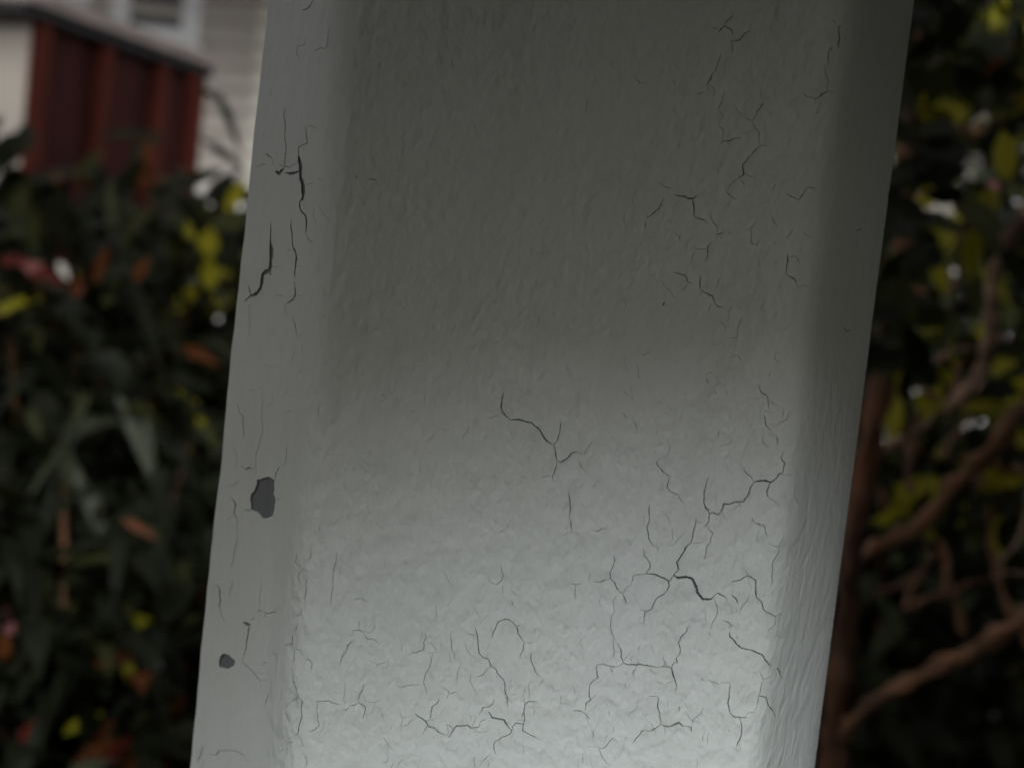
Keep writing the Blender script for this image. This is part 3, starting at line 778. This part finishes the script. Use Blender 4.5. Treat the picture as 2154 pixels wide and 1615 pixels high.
# ------------------------------------------------------------------ dark red shed
Y1 = 3.42; c0 = at(66, 40, Y1); Y2 = Y1 * (c0.z - CAM.z) / (at(418, 160, Y1).z - CAM.z)
c1 = at(418, 160, Y2); zt = c0.z; LEN = (c1 - c0).length; dv = (c1 - c0).normalized(); rz = math.atan2(dv.y, dv.x) - math.pi / 2
def along(px, py):                          # distance along the red side of the batten seen there
    d = ray(px, py); A = np.array([[dv.x, -d.x], [dv.y, -d.y]])
    return float(np.linalg.solve(A, np.array([CAM.x - c0.x, CAM.y - c0.y]))[0])
print('shed', Y2, LEN, math.degrees(rz))
shed = empty('garden_shed', (c0.x, c0.y, 0), 'dark red batten-sided garden shed with cream front and overhanging dark roof', 'shed', rz=rz)
# local: y along the red side, x negative = towards the cream front's far end
MB().box(-1.6, 0, 0.02, LEN, 0, zt).build('side_wall', M_red, shed)
MB().box(-1.6, -0.002, -0.0, 0.018, 0, zt).build('front_wall', M_cream, shed)
for px, py in ((82, 60), (213, 120), (331, 160), (408, 190)):
    y = along(px, py)
    MB().box(0.001, 0.022, y - 0.028, y + 0.028, 0, zt - 0.002).build('batten', M_redb, shed)
MB().box(-1.75, 0.035, -0.09, LEN + 0.02, zt + 0.001, zt + 0.026).build('roof', M_roofdark, shed)
MB().box(-1.73, 0.05, -0.08, LEN + 0.03, zt + 0.027, zt + 0.058).build('roof_capping', M_capgrey, shed)
MB().box(-0.75, -0.20, -0.03, -0.002, 0.1, zt - 0.16).build('door', M_roofdark, shed)

# ------------------------------------------------------------------ plants
def leaf(V, F, MI, base, d, nrm, ln, wd, droop, m, fold=0.25):
    d = d.normalized(); side = d.cross(nrm)
    if side.length < 0.05: side = d.cross(Vector((1, 0, 0.2)))
    side.normalize(); up = side.cross(d).normalized(); n0 = len(V); K = 5
    for i in range(K + 1):
        t = i / K; c = base + d * (ln * t) - Vector((0, 0, 1)) * (droop * ln * t * t)
        h = wd * 0.5 * math.sin(math.pi * min(1, 0.06 + 0.94 * t) ** 0.8)
        V += [c + side * h + up * h * fold, c, c - side * h + up * h * fold]
    for i in range(K):
        a = n0 + i * 3
        F += [(a, a + 1, a + 4, a + 3), (a + 1, a + 2, a + 5, a + 4)]; MI += [m, m]
GAPS = []
def in_gap(p):
    x, y = proj(p)
    return any((x - gx) ** 2 / rx ** 2 + (y - gy) ** 2 / ry ** 2 < (1.5 if gx > 1000 else 1) for gx, gy, rx, ry in GAPS)
def shrub(name, label, cat, base, rad, zlo, zhi, nleaf, cols, ln, wd, droop, stems=7, group=None, seed=0, bark=None, clump=0.5, extra=()):
    rg = random.Random(seed); base = Vector(base)
    root = empty(name, base, label, cat, group)
    V, F, MI = [], [], []; sb = MB(); ck, cw = list(cols), list(cols.values())
    cen = Vector((0, 0, (zlo + zhi) / 2)); hz = (zhi - zlo) / 2
    tips = []
    for s in range(stems):
        a = rg.uniform(0, 6.283); r = rad * rg.uniform(0.3, 0.85); zt = cen.z + hz * rg.uniform(0.0, 0.85)
        tip = Vector((math.cos(a) * r, math.sin(a) * r, zt)); mid = tip * 0.5 + Vector((rg.uniform(-.08, .08), rg.uniform(-.08, .08), 0.05 * zt))
        p = smooth_path([Vector((math.cos(a) * .03, math.sin(a) * .03, 0)), mid, tip], 5)
        sb.tube(p, [0.012 * (1 - 0.75 * i / (len(p) - 1)) for i in range(len(p))], 6)
        tips.append(p[len(p) // 2:])
    sb.build('stems', bark or M_bark, root, True)
    n = 0; tries = 0
    while n < nleaf and tries < nleaf * 5:
        tries += 1
        v = Vector((rg.gauss(0, 1), rg.gauss(0, 1), rg.gauss(0, 1))).normalized() * (rg.random() ** 0.4)
        p = Vector((v.x * rad, v.y * rad, cen.z + v.z * hz))
        k = noise.noise((base + p) * (2.2 / max(rad, .3)) + Vector((seed, 0, 0)))
        if k < -0.18 * clump and rg.random() < 0.8: continue
        out = Vector((v.x, v.y, v.z * 0.5 + rg.uniform(-0.1, 0.7))) + Vector((rg.gauss(0, .45), rg.gauss(0, .45), rg.gauss(0, .3)))
        L = ln * rg.uniform(0.6, 1.25)
        if in_gap(base + p) or in_gap(base + p + out.normalized() * L * 0.6 - Vector((0, 0, droop * L * .36))) : continue
        leaf(V, F, MI, p, out, Vector((rg.gauss(0, .5), rg.gauss(0, .5) - 0.3, 1)), L, wd * rg.uniform(0.7, 1.2), droop * rg.uniform(0.4, 1.4), LK.index(rg.choices(ck, cw)[0]))
        n += 1
    for (px, py, dep, ang, L, W, c) in extra:          # single leaves one can pick out; white ones stand in for bright gaps
        p = at(px, py, dep) - base; d = ROT @ Vector((math.cos(R(ang)), math.sin(R(ang)), 0.15))
        leaf(V, F, MI, p - d * L * .42, d, (ROT @ Vector((0.15, 0.35, 1))), L * .8, W * .6, 0.15, LK.index(c))
    link('foliage', V, F, LM, root, True, MI)
    return root
def g(px, py, dep): p = at(px, py, dep); return (p.x, p.y, 0)

GAPS += [(130, 572, 26, 30), (400, 675, 15, 20), (468, 680, 16, 24), (315, 527, 14, 16), (436, 775, 12, 14), (300, 690, 16, 18), (275, 700, 15, 15),
         (450, 240, 42, 60), (425, 320, 45, 42), (455, 375, 30, 26), (500, 350, 20, 60), (495, 150, 60, 120),
         (2065, 245, 44, 30), (2060, 330, 36, 22), (2070, 15, 60, 18), (1962, 110, 18, 26), (1868, 915, 30, 22), (2070, 395, 16, 18), (2135, 440, 14, 22), (1990, 375, 26, 16), (1950, 440, 28, 26)]
CROT = {'dark': 74, 'mid': 9, 'sage': 5, 'yellow': 1, 'orange': 2, 'red': 2, 'pink': 0.6}
shrub('croton_shrub', 'tall croton shrub with red and orange flecked dark leaves, in front of the red shed', 'shrub', g(110, 700, 2.25), 0.34, 0.5, 1.50, 1500, CROT, 0.13, 0.032, 0.5, seed=1, group='croton shrubs left of the post',
      extra=[(60, 560, 2.1, 25, .08, .045, 'pink'), (95, 575, 2.1, -20, .09, .045, 'red'), (35, 545, 2.0, 10, .06, .03, 'red'), (215, 545, 2.1, 70, .09, .03, 'orange'), (165, 590, 2.0, 80, .05, .025, 'orange'),
             (300, 560, 2.1, 60, .06, .03, 'orange'), (225, 630, 2.1, 20, .05, .03, 'mid'), (165, 600, 2.05, 75, .04, .03, 'pink'), (135, 570, 2.2, -55, .04, .022, 'white'), (70, 470, 2.1, 80, .09, .04, 'mid'), (45, 410, 2.1, 70, .09, .05, 'mid')])
shrub('croton_shrub', 'low croton shrub with orange leaves at the bottom left, nearest the post', 'shrub', g(170, 1500, 1.75), 0.33, 0.35, 1.12, 1500, CROT, 0.12, 0.032, 0.6, seed=2, group='croton shrubs left of the post',
      extra=[(215, 1540, 1.6, 60, .10, .022, 'orange'), (245, 1570, 1.55, 50, .09, .022, 'red'), (345, 1580, 1.6, 85, .09, .03, 'red'), (180, 1510, 1.6, 35, .08, .022, 'yellow'), (280, 1600, 1.55, 80, .10, .024, 'orange'),
             (10, 1350, 1.6, 80, .05, .03, 'orange'), (15, 1300, 1.6, 95, .045, .025, 'pink'), (300, 1110, 1.6, -20, .06, .02, 'orange'), (375, 1480, 1.6, 60, .06, .022, 'orange'), (270, 1405, 1.6, -60, .05, .03, 'yellow'), (195, 1605, 1.5, 30, .08, .03, 'sage'), (60, 1530, 1.55, 60, .05, .02, 'red'), (250, 1380, 1.6, 20, .07, .03, 'orange')])
shrub('strap_leaved_plant', 'dark plant with long arching pale green strap leaves, left of the post', 'plant', g(250, 1000, 1.9), 0.30, 0.45, 1.35, 1100, {'dark': 86, 'mid': 8, 'sage': 6}, 0.17, 0.03, 0.9, seed=3,
      extra=[(160, 880, 1.75, 65, .14, .026, 'sage'), (145, 960, 1.75, 85, .10, .022, 'sage'), (185, 1050, 1.75, -65, .13, .026, 'sage'), (290, 920, 1.75, -62, .14, .028, 'sage'), (210, 1085, 1.7, -70, .07, .026, 'sage'),
             (40, 1180, 1.75, -60, .14, .035, 'sage'), (100, 1240, 1.75, 82, .12, .028, 'mid'), (225, 1285, 1.7, 95, .07, .035, 'sage'), (150, 1230, 1.7, 90, .10, .024, 'mid'), (370, 1260, 1.7, -60, .14, .022, 'mid'),
             (175, 1340, 1.7, 90, .06, .03, 'mid'), (75, 890, 1.7, -60, .05, .028, 'mid'), (62, 1320, 1.7, -85, .09, .03, 'sage'), (265, 1200, 1.7, -70, .07, .022, 'mid'), (335, 1120, 1.7, -50, .07, .025, 'sage'), (330, 1170, 1.7, 90, .05, .03, 'sage'), (315, 950, 1.75, -80, .1, .022, 'sage')])
shrub('yellow_leaved_shrub', 'yellow-green shrub showing beside the left edge of the post', 'shrub', g(470, 800, 2.5), 0.33, 0.5, 1.62, 1900, {'dark': 64, 'mid': 28, 'yellow': 3, 'sage': 2}, 0.10, 0.035, 0.4, seed=4, clump=0.05,
      extra=[(440, 500, 2.3, 80, .07, .06, 'yellow'), (440, 560, 2.3, 90, .09, .05, 'yellow'), (500, 400, 2.3, 60, .09, .04, 'yellow'), (395, 620, 2.3, 60, .08, .05, 'yellow'), (470, 630, 2.3, 40, .09, .05, 'yellow'),
             (465, 740, 2.3, 85, .10, .06, 'mid'), (490, 460, 2.3, 20, .09, .06, 'mid'), (470, 380, 2.3, 45, .12, .04, 'dark'), (430, 365, 2.3, 30, .12, .04, 'dark'), (485, 255, 2.3, -65, .12, .025, 'dark'), (455, 205, 2.3, -30, .10, .02, 'dark'), (480, 325, 2.3, -30, .12, .025, 'dark')])
shrub('croton_shrub', 'croton shrub with reddish leaf tips against the red shed wall, above the strap leaves', 'shrub', g(290, 560, 2.9), 0.36, 0.5, 1.64, 1300, {'dark': 70, 'mid': 14, 'red': 5, 'orange': 3, 'sage': 3}, 0.13, 0.035, 0.6, seed=5, group='croton shrubs left of the post',
      extra=[(310, 310, 2.6, 90, .08, .035, 'orange'), (185, 340, 2.6, 60, .09, .03, 'mid'), (200, 330, 2.6, 40, .08, .03, 'mid'), (290, 275, 2.6, 8, .16, .03, 'dark'), (235, 420, 2.5, 90, .16, .035, 'sage'), (305, 375, 2.6, 80, .05, .04, 'orange'), (385, 380, 2.6, 80, .06, .04, 'orange'), (405, 165, 2.6, 85, .06, .02, 'red')])
shrub('dark_hedge_bush', 'dense dark hedge bush low behind the left shrubs', 'bush', g(380, 900, 3.2), 0.60, 0.0, 1.54, 3200, {'dark': 90, 'mid': 10}, 0.14, 0.05, 0.4, seed=6)
shrub('dark_hedge_bush', 'dense dark bush at the far left, beside the shed front', 'bush', g(-20, 900, 2.8), 0.5, 0.0, 1.66, 2300, {'dark': 90, 'mid': 8, 'orange': 1}, 0.13, 0.045, 0.4, seed=16)

# right hand shrub: woody stems traced at their own distances
def stem_path(pts, dep): return smooth_path([at(x, y, d) for (x, y), d in zip(pts, dep)], 7)
tb = g(1760, 1700, 1.35)
bush = empty('woody_shrub', tb, 'leggy brown-stemmed shrub with yellow-green leaves, close behind the right edge of the post', 'shrub')
loc = lambda P: [Vector(p) - Vector(tb) for p in P]
def branch(pts, dep, r0, r1, m=M_bark):
    P = stem_path(pts, dep); n = len(P)
    MB().tube(loc(P), [(r0 + (r1 - r0) * i / (n - 1)) * 0.55 * (1 + 0.28 * math.sin(i * 1.3 + pts[0][0])) for i in range(n)], 10, wob=0.9).build('branch', m, bush, True)
t0 = Vector(tb)
P = smooth_path([t0, t0 + Vector((0.0, 0, 0.5)), at(1745, 1660, 1.3)], 6) + stem_path([(1752, 1590), (1768, 1430), (1785, 1270), (1796, 1120), (1822, 960), (1862, 780), (1893, 560), (1912, 340), (1935, 120), (1955, -60)], [1.3] * 10)
MB().tube(loc(P), [0.0125 - 0.005 * i / len(P) for i in range(len(P))], 10, wob=0.9).build('trunk', M_trunk, bush, True)
branch([(1755, 1580), (1810, 1500), (1900, 1440), (2010, 1390), (2080, 1350), (2190, 1290)], [1.3, 1.28, 1.26, 1.25, 1.22, 1.18], 0.011, 0.014)
branch([(1790, 1200), (1850, 1150), (1930, 1110), (2010, 1020), (2080, 950), (2170, 840)], [1.32, 1.34, 1.36, 1.34, 1.3, 1.25], 0.012, 0.014)
branch([(1860, 940), (1930, 905), (2010, 840), (2060, 780), (2083, 700), (2085, 620), (2110, 540), (2165, 440)], [1.38, 1.4, 1.4, 1.4, 1.38, 1.36, 1.34, 1.3], 0.006, 0.013, M_palebark)
branch([(2170, 1360), (2110, 1250), (2085, 1150), (2080, 1060)], [1.4, 1.42, 1.45, 1.45], 0.007, 0.004)
branch([(1912, 330), (1990, 300), (2080, 270), (2180, 225)], [1.3, 1.35, 1.4, 1.4], 0.010, 0.012)
branch([(2030, 1330), (1990, 1200), (1980, 1120)], [1.6, 1.6, 1.6], 0.008, 0.004)
branch([(1900, 900), (1960, 960), (2040, 960), (2160, 1000)], [1.45, 1.45, 1.5, 1.5], 0.008, 0.01, M_bark)
rg = random.Random(21)
for _ in range(34):
    x, y = rg.uniform(1840, 2120), rg.uniform(60, 1330); d0 = rg.uniform(1.28, 1.6); an = rg.uniform(-0.4, 2.2); P = []
    for k in range(5):
        P.append((x, y)); an += rg.uniform(-.45, .45); x += math.cos(an) * 42; y -= math.sin(an) * 42
    Q = stem_path(P, [d0 + 0.02 * k for k in range(5)]); r0 = rg.uniform(.0022, .0045)
    MB().tube(loc(Q), [r0 * (1 - .7 * i / len(Q)) for i in range(len(Q))], 6, wob=0.4).build('twig', rg.choice((M_bark, M_trunk, M_palebark)), bush, True)
V, F, MI = [], [], []
def lv(px, py, dep, ang, L, W, c, dr=0.15):
    p = at(px, py, dep) - t0; d = ROT @ Vector((math.cos(R(ang)), math.sin(R(ang)), rg.uniform(-.4, .4)))
    leaf(V, F, MI, p - d * L * .5, d, ROT @ Vector((rg.gauss(0, .4), 0.4 + rg.gauss(0, .4), 0.8)), L, W, dr, LK.index(c))
n = 0
while n < 620:
    px = rg.uniform(1930, 2260); py = rg.uniform(-250, 560)
    k = noise.noise(Vector((px / 75, py / 75, 0.7)))
    if k < -0.12: continue
    if py > 300 and rg.random() < 0.45: continue
    dep = rg.uniform(1.25, 1.85)
    if in_gap(at(px, py, dep)): continue
    c = rg.choices(['dark', 'mid', 'yellow', 'sage', 'orange'], [30, 32, 26, 5, 1.5])[0]
    lv(px, py, dep, rg.uniform(0, 360), rg.uniform(.035, .065), rg.uniform(.018, .028), c); n += 1
for _ in range(75):
    px = rg.uniform(1850, 1990); py = rg.uniform(-80, 790)
    lv(px - (py - 400) * .12, py, rg.uniform(1.1, 1.27), rg.uniform(0, 360), rg.uniform(.03, .055), rg.uniform(.016, .026), rg.choice(['dark', 'dark', 'dark', 'mid']))
for _ in range(110):
    px = rg.uniform(1860, 2140); py = rg.uniform(560, 1150); dep = rg.uniform(1.35, 1.7)
    if in_gap(at(px, py, dep)): continue
    lv(px, py, dep, rg.uniform(0, 360), rg.uniform(.03, .05), rg.uniform(.016, .024), rg.choice(['dark', 'dark', 'mid', 'mid', 'yellow']))
for a in [(1878, 720, 1.4, 90, .05, .03, 'yellow'), (1900, 760, 1.4, 60, .045, .03, 'yellow'), (1928, 715, 1.4, 20, .03, .03, 'yellow'), (1960, 830, 1.4, 70, .04, .03, 'yellow'), (1884, 860, 1.4, 85, .06, .02, 'yellow'), (1960, 935, 1.4, -30, .04, .03, 'yellow'),
          (1875, 910, 1.42, -10, .03, .02, 'white'), (1985, 75, 1.4, 10, .05, .03, 'yellow'), (2060, 70, 1.4, -20, .05, .03, 'yellow'), (2110, 30, 1.4, 40, .05, .03, 'yellow'), (2040, 245, 1.5, 30, .03, .02, 'white'), (2050, 330, 1.5, 10, .04, .025, 'white'), (2085, 395, 1.5, 60, .03, .02, 'pink')]:
    lv(*a)  # the white blades stand in for bright gaps in the foliage
link('foliage', V, F, LM, bush, True, MI)
shrub('dark_hedge_bush', 'dark bush in the shade behind the brown-stemmed shrub, right of the post', 'bush', g(2050, 900, 3.0), 0.8, 0.0, 2.0, 5200, {'dark': 88, 'mid': 8, 'sage': 2, 'yellow': 1}, 0.12, 0.045, 0.4, seed=8, clump=0.05)
shrub('leafy_tree', 'olive-leaved small tree at the upper right, behind the brown-stemmed shrub', 'tree', g(2110, 100, 3.6), 0.75, 1.3, 2.9, 2000, {'dark': 60, 'mid': 28, 'yellow': 8, 'sage': 4}, 0.11, 0.04, 0.4, stems=8, seed=9)
shrub('dark_hedge_bush', 'dark bush further right, mostly outside the picture', 'bush', (1.55, 1.3, 0), 0.5, 0.0, 2.1, 2200, {'dark': 90, 'mid': 10}, 0.12, 0.05, 0.4, seed=12)

shrub('added_shade_tree', 'unseen tall tree added behind the camera so that its crown shades the garden', 'tree', (-1.35, -3.0, 0), 1.75, 4.45, 7.0, 3600, {'dark': 70, 'mid': 30}, 0.30, 0.13, 0.4, stems=10, seed=30, clump=0.2)  # added out of view to darken the shrubs and shed

shrub('dark_hedge_bush', 'wide low dark bush on the shaded ground behind the lowest brown branch', 'bush', g(1960, 1200, 3.7), 0.9, 0.0, 1.15, 3200, {'dark': 97, 'mid': 3}, 0.14, 0.06, 0.4, seed=41, clump=0.0)
